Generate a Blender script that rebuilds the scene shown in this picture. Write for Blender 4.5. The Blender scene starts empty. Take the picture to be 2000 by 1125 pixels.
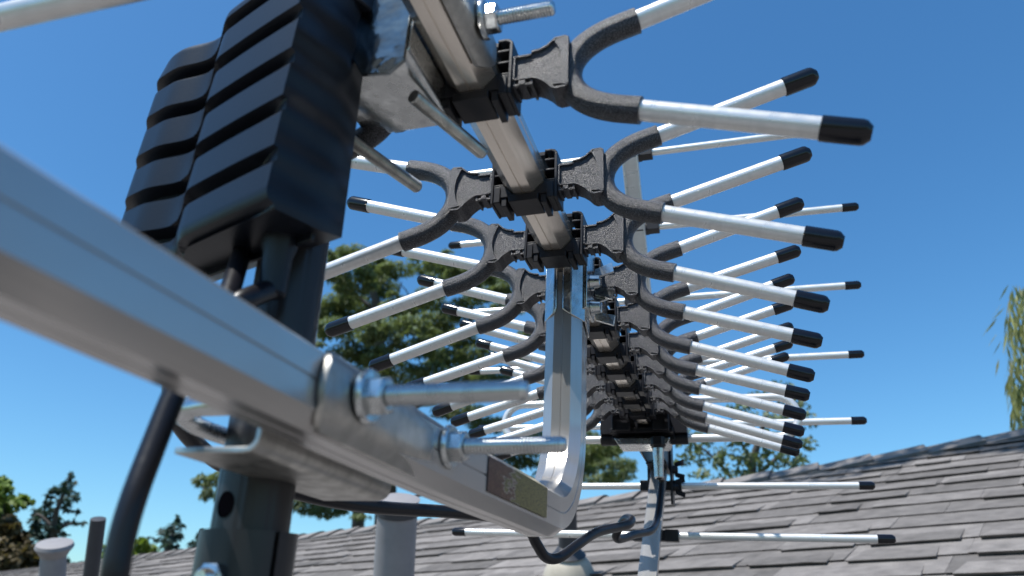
import bpy, bmesh, math, random
from mathutils import Vector, Matrix
random.seed(7)
S = bpy.context.scene
COL = S.collection
# ------------------------------------------------------------------ camera
PITCH = math.radians(24.5)
F_PX = 1440.0
cd = bpy.data.cameras.new("camera"); cam = bpy.data.objects.new("camera", cd); COL.objects.link(cam)
cd.sensor_width = 36; cd.lens = F_PX/2000*36; cd.clip_start = 0.01; cd.clip_end = 2000
cam.rotation_euler = (math.pi/2+PITCH, 0, 0)
S.camera = cam
cd.dof.use_dof = True; cd.dof.focus_distance = 0.50; cd.dof.aperture_fstop = 12
cp, sp = math.cos(PITCH), math.sin(PITCH)
def c2w(v):                      # camera axes (right, down, forward) -> world
    x, y, z = v
    return Vector((x, z*cp+y*sp, z*sp-y*cp))
def px(x, y, z):                 # a point at depth z seen at pixel (x, y) of the 2000 px photograph
    return c2w(((x-1000)/F_PX*z, (y-562.5)/F_PX*z, z))
# antenna frame: right, away along the boom, up
AR = c2w((.95767, -.0745, -.2778)).normalized()
AB = c2w((.2834, .4086, .8676)); AB = (AB-AB.dot(AR)*AR).normalized()
AU = AR.cross(AB).normalized()
AO = c2w((.00819, -.04709, .39601))
AM = Matrix((AR, AB, AU)).transposed().to_4x4(); AM.translation = AO
AMI = AM.inverted()
def A(a, t, h): return AM @ Vector((a, t, h))
# ------------------------------------------------------------------ light
sun_dir = (AR*-.30 + AB*-.38 + AU*1.0).normalized()
el = math.asin(sun_dir.z); az = math.atan2(sun_dir.x, sun_dir.y)
W = bpy.data.worlds.new("World"); S.world = W; W.use_nodes = True
nt = W.node_tree; nt.nodes.clear()
sky = nt.nodes.new("ShaderNodeTexSky"); sky.sky_type = 'NISHITA'; sky.sun_disc = False
sky.sun_elevation = el; sky.sun_rotation = az; sky.altitude = 50; sky.air_density = 1.0; sky.dust_density = 0.9; sky.ozone_density = 1.6
bg = nt.nodes.new("ShaderNodeBackground"); bg.inputs[1].default_value = 0.115
wo = nt.nodes.new("ShaderNodeOutputWorld")
tint = nt.nodes.new("ShaderNodeMix"); tint.data_type = 'RGBA'; tint.blend_type = 'MULTIPLY'; tint.inputs[0].default_value = 1; tint.inputs[7].default_value = (.74, 1.03, 1.10, 1)
hsv = nt.nodes.new("ShaderNodeHueSaturation"); hsv.inputs['Saturation'].default_value = 1.24
nt.links.new(sky.outputs[0], hsv.inputs['Color']); nt.links.new(hsv.outputs[0], tint.inputs[6]); nt.links.new(tint.outputs[2], bg.inputs[0]); nt.links.new(bg.outputs[0], wo.inputs[0])
sd = bpy.data.lights.new("sun", 'SUN'); sd.energy = 5.0; sd.angle = math.radians(0.5); sd.color = (1, .965, .91)
so = bpy.data.objects.new("sun", sd); COL.objects.link(so)
so.rotation_euler = sun_dir.to_track_quat('Z', 'Y').to_euler()
S.view_settings.view_transform = 'Standard'; S.view_settings.look = 'None'
S.view_settings.exposure = 0.5; S.view_settings.gamma = 1
# ------------------------------------------------------------------ materials
def mat(name, base, rough=.5, metal=0., bump=0., bscale=200., var=0., vscale=30., rvar=0., spec=.5, coords='Object', island=0., stretch=None, detail=3., base2=None, coat=0., bdist=.001, lo=.3, hi=.7):
    m = bpy.data.materials.new(name); m.use_nodes = True
    n = m.node_tree.nodes; l = m.node_tree.links; p = n['Principled BSDF']
    p.inputs['Base Color'].default_value = (*base, 1); p.inputs['Roughness'].default_value = rough
    p.inputs['Metallic'].default_value = metal; p.inputs['Specular IOR Level'].default_value = spec
    if coat: p.inputs['Coat Weight'].default_value = coat; p.inputs['Coat Roughness'].default_value = .1
    tc = n.new('ShaderNodeTexCoord'); src = tc.outputs[coords]
    if stretch:
        mp = n.new('ShaderNodeMapping'); mp.inputs['Scale'].default_value = stretch; l.new(src, mp.inputs[0]); src = mp.outputs[0]
    col = None
    if var or base2:
        t = n.new('ShaderNodeTexNoise'); t.inputs['Scale'].default_value = vscale; t.inputs['Detail'].default_value = detail; t.inputs['Roughness'].default_value = .6
        l.new(src, t.inputs['Vector'])
        r = n.new('ShaderNodeMapRange'); r.inputs['From Min'].default_value = lo; r.inputs['From Max'].default_value = hi; l.new(t.outputs['Fac'], r.inputs['Value'])
        mx = n.new('ShaderNodeMix'); mx.data_type = 'RGBA'; l.new(r.outputs[0], mx.inputs[0])
        b2 = base2 if base2 else tuple(c*(1-var) for c in base)
        mx.inputs[6].default_value = (*base, 1); mx.inputs[7].default_value = (*b2, 1)
        col = mx.outputs[2]
        if rvar:
            rr = n.new('ShaderNodeMapRange'); l.new(t.outputs['Fac'], rr.inputs['Value']); rr.inputs['From Min'].default_value = .3; rr.inputs['From Max'].default_value = .7
            rr.inputs['To Min'].default_value = rough-rvar; rr.inputs['To Max'].default_value = rough+rvar; l.new(rr.outputs[0], p.inputs['Roughness'])
    if island:
        g = n.new('ShaderNodeNewGeometry'); r2 = n.new('ShaderNodeMapRange'); l.new(g.outputs['Random Per Island'], r2.inputs['Value'])
        r2.inputs['To Min'].default_value = 1-island; r2.inputs['To Max'].default_value = 1+island
        m2 = n.new('ShaderNodeMix'); m2.data_type = 'RGBA'; m2.blend_type = 'MULTIPLY'; m2.inputs[0].default_value = 1
        if col: l.new(col, m2.inputs[6])
        else: m2.inputs[6].default_value = (*base, 1)
        cb = n.new('ShaderNodeCombineColor')
        for k in range(3): l.new(r2.outputs[0], cb.inputs[k])
        l.new(cb.outputs[0], m2.inputs[7]); col = m2.outputs[2]
    if col: l.new(col, p.inputs['Base Color'])
    if bump:
        t = n.new('ShaderNodeTexNoise'); t.inputs['Scale'].default_value = bscale; t.inputs['Detail'].default_value = 2; l.new(src, t.inputs['Vector'])
        b = n.new('ShaderNodeBump'); b.inputs['Strength'].default_value = bump; b.inputs['Distance'].default_value = bdist
        l.new(t.outputs['Fac'], b.inputs['Height']); l.new(b.outputs[0], p.inputs['Normal'])
    return m
M = {}
M['alu'] = mat('extruded_aluminium', (.80, .735, .655), .22, .85, bump=.05, bscale=60, var=.05, vscale=60, rvar=.03, stretch=(12, .6, 12), bdist=.0003)
M['alu_arm'] = mat('extruded_aluminium_arm', (.50, .48, .46), .22, .70, bump=.04, bscale=40, var=.10, vscale=60, rvar=.05, bdist=.0003, stretch=(7, .25, .25))
M['rod'] = mat('bright_aluminium_rod', (.70, .70, .69), .33, .5, var=.10, vscale=90, stretch=(.25, 1, 1), rvar=.08)
M['plastic'] = mat('textured_black_plastic', (.004, .004, .007), .30, 0., bump=.9, bscale=2600, base2=(.10, .10, .115), vscale=2200, detail=0, bdist=.0006, spec=.5, lo=.44, hi=.72)  # pale specks in the base colour paint sun glints on the grain
M['plastic_smooth'] = mat('smooth_black_plastic', (.011, .011, .014), .40, 0., bump=.15, bscale=700, spec=.28, bdist=.0004)
M['cap'] = mat('glossy_black_vinyl', (.004, .004, .007), .17, 0., bump=.1, bscale=200, spec=.4)
M['zinc'] = mat('zinc_plated_steel', (.62, .64, .64), .24, 1., bump=.25, bscale=160, var=.25, vscale=120, rvar=.1, bdist=.0008)
M['zinc_dull'] = mat('dull_galvanised_steel', (.52, .51, .48), .42, 1., bump=.2, bscale=220, var=.28, vscale=160, rvar=.1, bdist=.0006)
M['mast'] = mat('painted_steel_mast', (.026, .026, .029), .36, .35, bump=.1, bscale=150, var=.25, vscale=25, rvar=.07, stretch=(3, 3, .4))
M['amp'] = mat('matte_black_housing', (.006, .008, .013), .36, 0., bump=.12, bscale=900, spec=.32, var=.2, vscale=60, bdist=.0005)
M['cable'] = mat('black_coax_jacket', (.007, .007, .010), .33, 0., bump=.1, bscale=300, spec=.35)
M['dark'] = mat('hole_shade', (.002, .002, .003), 1., spec=0.)
# ------------------------------------------------------------------ mesh helpers
class MB:
    def __init__(s): s.v = []; s.f = []
    def add(s, vs, fs):
        o = len(s.v); s.v += [Vector(v) for v in vs]; s.f += [[i+o for i in f] for f in fs]; return s
    def box(s, a0, a1, t0, t1, h0, h1):
        vs = [(x, y, z) for z in (h0, h1) for y in (t0, t1) for x in (a0, a1)]
        return s.add(vs, [(0, 2, 3, 1), (4, 5, 7, 6), (0, 1, 5, 4), (2, 6, 7, 3), (0, 4, 6, 2), (1, 3, 7, 5)])
    def prism(s, poly, t0, t1):      # poly in (a,h), extruded along t
        n = len(poly); area = sum(poly[i][0]*poly[(i+1) % n][1]-poly[(i+1) % n][0]*poly[i][1] for i in range(n))
        if area < 0: poly = poly[::-1]
        vs = [(a, t0, h) for a, h in poly]+[(a, t1, h) for a, h in poly]
        return s.add(vs, [list(range(n)), list(range(2*n-1, n-1, -1))]+[(i, i+n, (i+1) % n+n, (i+1) % n) for i in range(n)])
    def tube(s, pts, r, seg=16, caps=True, phase=0.):
        pts = [Vector(p) for p in pts]; n = len(pts)
        rs = r if isinstance(r, (list, tuple)) else [r]*n
        tan = []
        for i in range(n):
            a = pts[max(0, i-1)]; b = pts[min(n-1, i+1)]; tan.append((b-a).normalized())
        up = Vector((0, 0, 1)) if abs(tan[0].z) < .9 else Vector((0, 1, 0))
        x = tan[0].cross(up).normalized(); o = len(s.v)
        for i in range(n):
            x = (x-x.dot(tan[i])*tan[i]).normalized(); y = tan[i].cross(x)
            for k in range(seg):
                th = 2*math.pi*k/seg+phase; s.v.append(pts[i]+(x*math.cos(th)+y*math.sin(th))*rs[i])
        for i in range(n-1):
            for k in range(seg):
                k2 = (k+1) % seg; s.f.append([o+i*seg+k, o+i*seg+k2, o+(i+1)*seg+k2, o+(i+1)*seg+k])
        if caps:
            s.f.append([o+k for k in range(seg)][::-1]); s.f.append([o+(n-1)*seg+k for k in range(seg)])
        return s
    def lathe(s, p0, axis, prof, seg=20, phase=0.):   # prof: list (dist, radius)
        ax = Vector(axis).normalized(); p0 = Vector(p0)
        up = Vector((0, 0, 1)) if abs(ax.z) < .9 else Vector((0, 1, 0))
        x = ax.cross(up).normalized(); y = ax.cross(x); o = len(s.v); n = len(prof)
        for d, r in prof:
            for k in range(seg):
                th = 2*math.pi*k/seg+phase; s.v.append(p0+ax*d+(x*math.cos(th)+y*math.sin(th))*r)
        for i in range(n-1):
            for k in range(seg):
                k2 = (k+1) % seg; s.f.append([o+i*seg+k2, o+i*seg+k, o+(i+1)*seg+k, o+(i+1)*seg+k2])
        s.f.append([o+k for k in range(seg)]); s.f.append([o+(n-1)*seg+k for k in range(seg)][::-1])
        return s
    def sweep(s, sec, pts, side, caps=True):  # sec (u,v): u along side, v along side x tangent
        side = Vector(side).normalized(); pts = [Vector(p) for p in pts]; n = len(pts); m = len(sec); o = len(s.v)
        for i in range(n):
            tn = (pts[min(n-1, i+1)]-pts[max(0, i-1)]).normalized(); v = side.cross(tn).normalized()
            for a, b in sec: s.v.append(pts[i]+side*a+v*b)
        for i in range(n-1):
            for k in range(m):
                k2 = (k+1) % m; s.f.append([o+i*m+k, o+i*m+k2, o+(i+1)*m+k2, o+(i+1)*m+k])
        if caps: s.f.append([o+k for k in range(m)][::-1]); s.f.append([o+(n-1)*m+k for k in range(m)])
        return s
    def mesh(s, name, smooth=35):
        me = bpy.data.meshes.new(name); me.from_pydata([tuple(v) for v in s.v], [], s.f)
        if smooth is not None:
            bm = bmesh.new(); bm.from_mesh(me); bmesh.ops.recalc_face_normals(bm, faces=bm.faces); bm.to_mesh(me); bm.free()
            me.polygons.foreach_set('use_smooth', [True]*len(me.polygons)); me.set_sharp_from_angle(angle=math.radians(smooth))
        me.update(); return me
    def build(s, name, m, parent=None, smooth=35, bevel=0., mw=None):
        me = s.mesh(name, smooth); me.materials.append(m)
        return link(name, me, parent, bevel, mw)
def link(name, me, parent=None, bevel=0., mw=None):
    o = bpy.data.objects.new(name, me); COL.objects.link(o)
    if parent: o.parent = parent
    if mw is not None: o.matrix_local = mw
    if bevel:
        b = o.modifiers.new('bevel', 'BEVEL'); b.width = bevel; b.segments = 2; b.limit_method = 'ANGLE'; b.angle_limit = math.radians(40)
        b.harden_normals = False
    return o
def tag(o, label=None, cat=None, group=None, kind=None):
    if label: o['label'] = label
    if cat: o['category'] = cat
    if group: o['group'] = group
    if kind: o['kind'] = kind
    return o
def empty(name, mw, label, cat, group=None):
    o = bpy.data.objects.new(name, None); COL.objects.link(o); o.matrix_world = mw; o.empty_display_size = .05
    return tag(o, label, cat, group)
def smoothpath(pts, n=8):
    pts = [Vector(p) for p in pts]; P = [pts[0]*2-pts[1]]+pts+[pts[-1]*2-pts[-2]]; out = []
    for i in range(1, len(P)-2):
        for k in range(n):
            t = k/n; a, b, c, d = P[i-1], P[i], P[i+1], P[i+2]
            out.append(.5*((2*b)+(-a+c)*t+(2*a-5*b+4*c-d)*t*t+(-a+3*b-3*c+d)*t**3))
    out.append(pts[-1]); return out
# ================================================================== ANTENNA
ant = empty('tv_antenna', AM, 'aluminium rooftop television antenna with black forked directors and white rods', 'antenna')
def octsec(hw, ch, groove=True, chv=None):
    q = []
    b = hw-ch; g = .00045; c = hw-(chv or ch)
    def side(p0, p1, nrm):
        if not groove: return [p0, p1]
        mx, my = (p0[0]+p1[0])/2, (p0[1]+p1[1])/2; dx, dy = (p1[0]-p0[0]), (p1[1]-p0[1]); L = math.hypot(dx, dy); dx /= L; dy /= L
        return [p0, (mx-dx*g, my-dy*g), (mx-dx*g*.3-nrm[0]*g, my-dy*g*.3-nrm[1]*g), (mx+dx*g*.3-nrm[0]*g, my+dy*g*.3-nrm[1]*g), (mx+dx*g, my+dy*g), p1]
    q += side((-b, -hw), (b, -hw), (0, -1)); q += side((hw, -c), (hw, c), (1, 0))
    q += side((b, hw), (-b, hw), (0, 1)); q += side((-hw, c), (-hw, -c), (-1, 0))
    return q
MB().prism([(a, h+.011) for a, h in octsec(.011, .006)], -.36, .487).build('boom', M['alu'], ant, smooth=25)
# support arm: down from the boom, bend, back under the boom
ARM_A, ARM_H, ARM_T, BR = .0005, -.1560, .0975, .058
pts = [(ARM_A, ARM_T, -.002), (ARM_A, ARM_T, -.04), (ARM_A, ARM_T, ARM_H+BR)]
for k in range(1, 24):
    th = math.pi/2*k/24; pts.append((ARM_A, ARM_T-BR+BR*math.cos(th), ARM_H+BR-BR*math.sin(th)))
pts += [(ARM_A, ARM_T-BR, ARM_H), ]
def arm_a(t):
    N = [(.0395, .0005), (0, -.0035), (-.05, -.0095), (-.10, -.0140), (-.2, -.0168), (-.3, -.0186), (-.55, -.0225)]
    for (a, b_), (c, d) in zip(N, N[1:]):
        if t >= c: return b_+(d-b_)*(t-a)/(c-a)
    return N[-1][1]
def arm_h(t):
    return -.156+.0045*min(1, max(0, (.0395-t)/.22))
AP = [Vector((arm_a(t), t, arm_h(t))) for t in (.02, 0, -.025, -.05, -.075, -.10, -.13, -.16, -.2, -.25, -.3, -.4, -.54)]
AP = [AP[0]]+[(AP[i-1]+AP[i]*2+AP[i+1])/4 for i in range(1, len(AP)-1)]+[AP[-1]]
pts += AP
pts = pts
MB().sweep(octsec(.0115, .0060, True, .0040), pts, (1, 0, 0)).build('support_arm', M['alu_arm'], ant, smooth=25)
# sticker wrapping the right face and the upper chamfer of the arm
mst = bpy.data.materials.new('foil_sticker'); mst.use_nodes = True
n = mst.node_tree.nodes; l = mst.node_tree.links; p = n['Principled BSDF']; p.inputs['Roughness'].default_value = .3; p.inputs['Metallic'].default_value = .35
tc = n.new('ShaderNodeTexCoord'); sx = n.new('ShaderNodeSeparateXYZ'); l.new(tc.outputs['Generated'], sx.inputs[0])
nz = n.new('ShaderNodeTexNoise'); nz.inputs['Scale'].default_value = 9; nz.inputs['Detail'].default_value = 6; l.new(tc.outputs['Generated'], nz.inputs[0])
ad = n.new('ShaderNodeMath'); ad.operation = 'MULTIPLY_ADD'; l.new(sx.outputs[1], ad.inputs[0]); ad.inputs[1].default_value = 1.0; l.new(nz.outputs[0], ad.inputs[2])
cr = n.new('ShaderNodeValToRGB'); e = cr.color_ramp.elements; e[0].position = .45; e[0].color = (.11, .045, .03, 1); e[1].position = 1.25
e[1].color = (.20, .17, .05, 1); e[1].position = 1.0
x_ = e.new(.78); x_.color = (.16, .08, .045, 1); x_ = e.new(.86); x_.color = (.40, .33, .28, 1); x_ = e.new(.90); x_.color = (.19, .16, .06, 1)
l.new(ad.outputs[0], cr.inputs[0]); wv = n.new('ShaderNodeTexNoise'); wv.inputs['Scale'].default_value = 60; wv.inputs['Detail'].default_value = 0
mpp = n.new('ShaderNodeMapping'); mpp.inputs['Scale'].default_value = (1, .35, 1.3); l.new(tc.outputs['Generated'], mpp.inputs[0]); l.new(mpp.outputs[0], wv.inputs[0])
rg = n.new('ShaderNodeMapRange'); rg.inputs['From Min'].default_value = .5; rg.inputs['From Max'].default_value = .62; rg.inputs['To Min'].default_value = 1; rg.inputs['To Max'].default_value = .45; l.new(wv.outputs[0], rg.inputs[0])
mm = n.new('ShaderNodeMix'); mm.data_type = 'RGBA'; mm.blend_type = 'MULTIPLY'; mm.inputs[0].default_value = 1; l.new(cr.outputs[0], mm.inputs[6]); l.new(rg.outputs[0], mm.inputs[7]); l.new(mm.outputs[2], p.inputs['Base Color'])
b = MB(); vs = []
TS = [-.046+.066*k/8 for k in range(9)]
for t in TS:
    rr = arm_a(t)+.0115+.0006; hh = arm_h(t); vs += [(rr, t, hh-.0060), (rr, t, hh+.0077), (rr-.0062, t, hh+.0119)]
b.add(vs, [(3*k+q, 3*k+3+q, 3*k+4+q, 3*k+1+q) for k in range(8) for q in (0, 1)])
st = b.build('sticker', mst, ant, smooth=20); tag(st, 'worn gold and red foil sticker')
# ---- directors
def clip_mesh():
    m = MB()
    m.box(-.0082, .0082, -.008, .008, -.0046, -.0004)
    for s in (-1, 1):
        def bx(a0, a1, *r): m.box(min(s*a0, s*a1), max(s*a0, s*a1), *r)
        m.prism([(s*.0082, -.0003), (s*.0052, -.0003), (s*.0113, .0058), (s*.0166, .0058), (s*.0166, -.0044), (s*.0128, -.0044), (s*.0128, -.0014), (s*.0082, -.0014)], -.0078, .0076)
        bx(.0094, .0124, -.0072, .0086, -.0066, -.0016)        # snap tab
        bx(.0167, .0182, -.0082, .008, -.0048, .0225)            # side wall
        for h in (.0058, .0122, .0186): bx(.0112, .0168, -.0078, .006, h, h+.0011)
        m.prism([(s*.0112, .0243), (s*.0148, .0243), (s*.0166, .0232), (s*.0176, .0213), (s*.0182, .0213), (s*.0180, .0235), (s*.0168, .0250), (s*.0148, .0256), (s*.0112, .0256)], -.0080, .007)
        bx(.0111, .0170, .0045, .0058, -.001, .0245)             # back web closing the cells
        m.prism([(s*.0128, -.0045), (s*.0164, -.0045), (s*.0160, .0050), (s*.0128, .0050)], -.0085, -.0078)
    m.box(-.0112, .0112, -.007, .007, .0224, .0250)
    me = m.mesh('director_clip', 30); me.materials.append(M['plastic_smooth']); return me
def fork_mesh(s):
    m = MB(); c = .0090
    top = [(.0183, c+.0064), (.0262, c+.0066), (.0264, c+.0082), (.0300, c+.0086), (.0330, c+.0100), (.0352, c+.0120), (.0366, c+.0133), (.0412, c+.0136), (.0424, c+.0126)]
    bot = [(.0424, c-.0128), (.0412, c-.0140), (.0372, c-.0142), (.0352, c-.0130), (.0328, c-.0102), (.0300, c-.0080), (.0272, c-.0066), (.0183, c-.0064)]
    q = top+bot
    ins = lambda P, d: [(a, h+d) for a, h in P]
    m.prism([(s*a, h) for a, h in ins(top, -.0004)+ins(bot, .0004)], -.0060, .0055)
    def strip(P, d):
        for i in range(len(P)-1):
            a, b2 = P[i], P[i+1]
            m.prism([(s*a[0], a[1]), (s*(b2[0]+.00002), b2[1]), (s*(b2[0]+.00002), b2[1]+d), (s*a[0], a[1]+d)], -.0072, .0062)
    strip(top, -.0009); strip(bot[::-1], .0009)
    m.prism([(s*.0183, c-.0062), (s*.0193, c-.0062), (s*.0193, c+.0062), (s*.0183, c+.0062)], -.0074, .006)
    # raised crescent by the fork
    arc = []
    for k in range(9):
        h = c-.0118+.0236*k/8; arc.append((s*(.0362+.0034*(1-((h-c)/.0118)**2)), h))
    m.prism(arc+[(s*.0426, c+.0128), (s*.0426, c-.0128)], -.0073, -.0040)
    # underside snap pocket
    for a0, a1, h0, h1 in ((.0184, .0196, c-.0094, c-.006), (.0262, .0272, c-.0094, c-.006)): m.box(min(s*a0, s*a1), max(s*a0, s*a1), -.0066, .0045, h0, h1)
    m.box(min(s*.0196, s*.0262), max(s*.0196, s*.0262), -.0066, -.0052, c-.0094, c-.0084)
    m.box(min(s*.0212, s*.0240), max(s*.0212, s*.0240), -.0070, .0035, c-.0090, c-.006)
    # sleeves: one continuous C shaped tube
    hc = .0065; P = [(.0712, .0238), (.0655, .0223), (.0590, .0203), (.0524, .0172), (.0466, .0126), (.0428, .0068), (.0415, .0013)]
    P = P+[(a, -h) for a, h in P[::-1]]
    P = [(s*a, 0, hc+h) for a, h in P]
    m.tube(smoothpath(P, 5), .0056, 20)
    me = m.mesh('fork', 32); me.materials.append(M['plastic']); return me
def rod_mesh():
    m = MB().lathe((0, 0, 0), (1, 0, 0), [(0, .0043), (1, .0043)], 20); me = m.mesh('rod', 40); me.materials.append(M['rod']); return me
def cap_mesh():
    m = MB().lathe((0, 0, 0), (1, 0, 0), [(0, .0046), (.0003, .0050), (.0140, .0050), (.0155, .0046), (.0172, .0030), (.0175, .0028)], 12)
    me = m.mesh('end_cap', 30); me.materials.append(M['cap']); return me
CLIP, FORK, ROD, CAP = clip_mesh(), {1: fork_mesh(1), -1: fork_mesh(-1)}, rod_mesh(), cap_mesh()
TT = [-.084, 0, .0665, .1302, .1942, .2516, .2991, .3525, .3959, .4388]
LL = [.0857, .0847, .0846, .0855, .0857, .0857, .0862, .0881, .089, .0884]
ANG = .3006
def add_rod(par, p, ang_h, s, L, capnow=True, ang_t=0.):
    d = Vector((s*math.cos(ang_h), ang_t, math.sin(ang_h))).normalized()
    rot = d.to_track_quat('X', 'Z').to_matrix().to_4x4()
    T = Matrix.Translation(Vector(p)-d*.012) @ rot @ Matrix.Diagonal((L-.0175+.012+.004, 1, 1, 1))
    link('rod', ROD, par, mw=T)
    if capnow: link('end_cap', CAP, par, mw=Matrix.Translation(Vector(p)+d*(L-.0175)) @ rot @ Matrix.Rotation(random.random()*6, 4, 'X'))
rnd = random.Random(3)
for i, t in enumerate(TT):
    dr = link('director', CLIP, ant, bevel=.0003, mw=Matrix.Translation((0, t, 0)) @ Matrix.Rotation(rnd.uniform(-.012, .012), 4, 'Y'))
    for s in (1, -1):
        link('fork', FORK[s], dr, bevel=.00025, mw=Matrix.Identity(4))
        for v in (1, -1):
            add_rod(dr, (s*.0707, 0, .0065+v*.0236), v*(ANG+rnd.uniform(-.012, .012)), s, LL[i])
# straight element near the front of the boom
fe = MB().box(-.02, .02, -.008, .008, -.040, -.022).box(-.006, .006, -.006, .006, -.024, .001).build('front_element', M['plastic'], ant, bevel=.0005, mw=Matrix.Translation((0, -.198, 0)))
for s in (-1, 1):
    link('rod', ROD, fe, mw=Matrix.Translation((s*.015, 0, -.031)) @ Matrix.Rotation(0 if s > 0 else math.pi, 4, 'Z') @ Matrix.Diagonal((.27, 1, 1, 1)))
# ---- folded dipole with its housing
hs = MB()
TD = .487
hs.box(-.0335, .0335, TD-.026, TD+.004, -.0145, -.0095)
hs.box(-.0300, -.0105, TD-.034, TD+.004, -.0140, .0040); hs.box(.0135, .0300, TD-.034, TD+.004, -.0140, .0040)
hs.box(-.0300, -.0170, TD-.031, TD+.004, .0040, .0085); hs.box(.0160, .0290, TD-.031, TD+.004, .0040, .0085)
hs.box(-.047, -.0300, TD-.010, TD+.012, -.012, .022); hs.box(.0300, .047, TD-.010, TD+.012, -.012, .022)
hs.box(-.046, .046, TD+.004, TD+.012, -.006, .045)
hs.box(-.0300, -.014, TD-.0365, TD-.030, .0030, .0044); hs.box(.015, .0300, TD-.0365, TD-.030, .0030, .0044)
hs.lathe((-.0475, TD, -.016), (1, 0, 0), [(0, .0066), (.018, .0066)], 18); hs.lathe((.0475, TD, -.016), (-1, 0, 0), [(0, .0066), (.018, .0066)], 18)
hs.box(-.034, .034, TD-.008, TD+.008, -.019, -.0135)
hs.box(-.0275, -.0245, TD-.034, TD-.030, -.0135, -.0035); hs.box(.0235, .0265, TD-.034, TD-.030, -.0135, -.0035)
dh = hs.build('dipole_housing', M['plastic_smooth'], ant, bevel=.0006)
MB().prism([(-.030, -.0195), (.030, -.0195), (.027, -.027), (-.025, -.027)], TD-.022, TD+.012).build('cover_plate', M['zinc'], dh, bevel=.0008)
wg = MB(); wg.prism([(-.0245, .004), (-.0165, .004), (-.0160, .0110), (-.0185, .0120), (-.0205, .0105), (-.0225, .0120), (-.0250, .0110)], TD-.033, TD-.031)
wg.build('wing_screw', M['rod'], dh, bevel=.0004)
lp = [(.03, TD, -.016), (.140, TD, -.016)]
for k in range(1, 12):
    th = -math.pi/2+math.pi*k/12; lp.append((.1400+.0215*math.cos(th), TD, .0055+.0215*math.sin(th)))
lp += [(.140, TD, .027), (.0, TD, .027), (-.140, TD, .027)]
for k in range(1, 12):
    th = math.pi/2+math.pi*k/12; lp.append((-.1400+.0215*math.cos(th), TD, .0055+.0215*math.sin(th)))
lp += [(-.140, TD, -.016), (-.03, TD, -.016)]
MB().tube(lp, .0043, 14).build('dipole_loop', M['rod'], ant)
# coax connector under the housing
cx = MB(); cx.lathe((.017, TD-.020, -.019), (0, 0, -1), [(0, .0085), (.009, .0085), (.010, .0070), (.012, .0070)], 6)
cn = cx.build('coax_socket', M['plastic_smooth'], ant, bevel=.0004)
MB().lathe((.017, TD-.020, -.031), (0, 0, -1), [(0, .0062), (.010, .0058), (.018, .0052), (.030, .0050), (.031, .0042)], 14).build('crimp_plug', M['zinc'], cn)
# ---- corner reflector
PIV = (.0, .660, -.002)
def reflector(dirv, n0, label, length, bolts):
    d = Vector(dirv).normalized(); nrm = Vector((1, 0, 0)).cross(d)
    sec = [(-.0095, -.006), (-.0095, .004), (-.0078, .004), (-.0078, -.004), (.0078, -.004), (.0078, .004), (.0095, .004), (.0095, -.006)]
    rp = MB().sweep(sec, [Vector(PIV)+d*s_ for s_ in (.012, length)], (1, 0, 0)).build('reflector_bar', M['alu_arm'] if label else M['rod'], ant, smooth=20, bevel=.0004)
    return rp, d
refs = [((.0, .642, .038), 'u'), ((0, .590, .105), 'u'), ((0, .540, .174), 'u'), ((0, .480, .245), 'u'), ((0, .424, .316), 'u'), ((0, .654, -.038), 'd'), ((0, .576, -.1075), 'd'), ((0, .498, -.177), 'd')]
ub, du = reflector((0, -.62, .79), None, False, .405, None)
lb, dl = reflector((0, -.74, -.68), None, True, .27, None)
tag(ub, 'long pale upper reflector bar'); tag(lb, 'shiny lower reflector bar')
for p_, w in refs:
    par = ub if w == 'u' else lb; P_ = Vector(p_)
    dd = du if w == 'u' else dl; off = Vector((0, dd.z, -dd.y))*(-.010 if w == 'u' else .010)
    P_ = Vector(PIV)+dd*((P_-Vector(PIV)).dot(dd)); P_ = Vector(p_)
    hb = MB(); hb.box(-.013, .013, P_.y-.005, P_.y+.009, P_.z-.006, P_.z+.006); hb.box(.011, .026, P_.y-.0065, P_.y+.0065, P_.z-.0065, P_.z+.0065); hb.box(-.026, -.011, P_.y-.0065, P_.y+.0065, P_.z-.0065, P_.z+.0065)
    hb.build('rod_holder', M['plastic_smooth'], par, bevel=.0006)
    for s in (1, -1):
        add_rod(par, (s*.02, P_.y, P_.z), rnd.uniform(-.006, .006), s, .231)
# hinge bracket joining boom, upper and lower bars
hg = MB(); hg.box(-.0125, -.0100, TD+.004, .672, -.018, .020); hg.box(.0100, .0125, TD+.004, .672, -.018, .020); hg.box(-.0125, .0125, .60, .672, -.020, -.018)
for s in (-1, 1):
    hg.prism([(s*.0128, -.062), (s*.0155, -.062), (s*.0155, .028), (s*.0128, .028)], .640, .668)
hb = hg.build('hinge_bracket', M['plastic_smooth'], ant, bevel=.0006)
def wing_nut(par, p, s=1, sc=1.):
    m = MB(); m.lathe(p, (1, 0, 0), [(0, .0055*sc), (.006*sc, .0045*sc), (.0065*sc, .0033*sc)], 14)
    for v in (1, -1):
        P = Vector(p)+Vector((.002*sc, 0, 0)); m.add([P+Vector((0, -.0012, v*.003*sc)), P+Vector((0, .0012, v*.003*sc)), P+Vector((.013*sc, .0012, v*.0065*sc)), P+Vector((.013*sc, -.0012, v*.0065*sc)),
              P+Vector((.012*sc, -.0012, v*.013*sc)), P+Vector((.012*sc, .0012, v*.013*sc)), P+Vector((.001*sc, .0012, v*.009*sc)), P+Vector((.001*sc, -.0012, v*.009*sc))],
              [(0, 1, 2, 3), (3, 2, 5, 4), (4, 5, 6, 7), (7, 6, 1, 0), (0, 3, 4, 7), (1, 6, 5, 2)])
    return m
for dz in (0, -.022):
    wing_nut(None, (.0158, .650, -.018+dz)).build('wing_nut', M['plastic_smooth'], hb)
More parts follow.
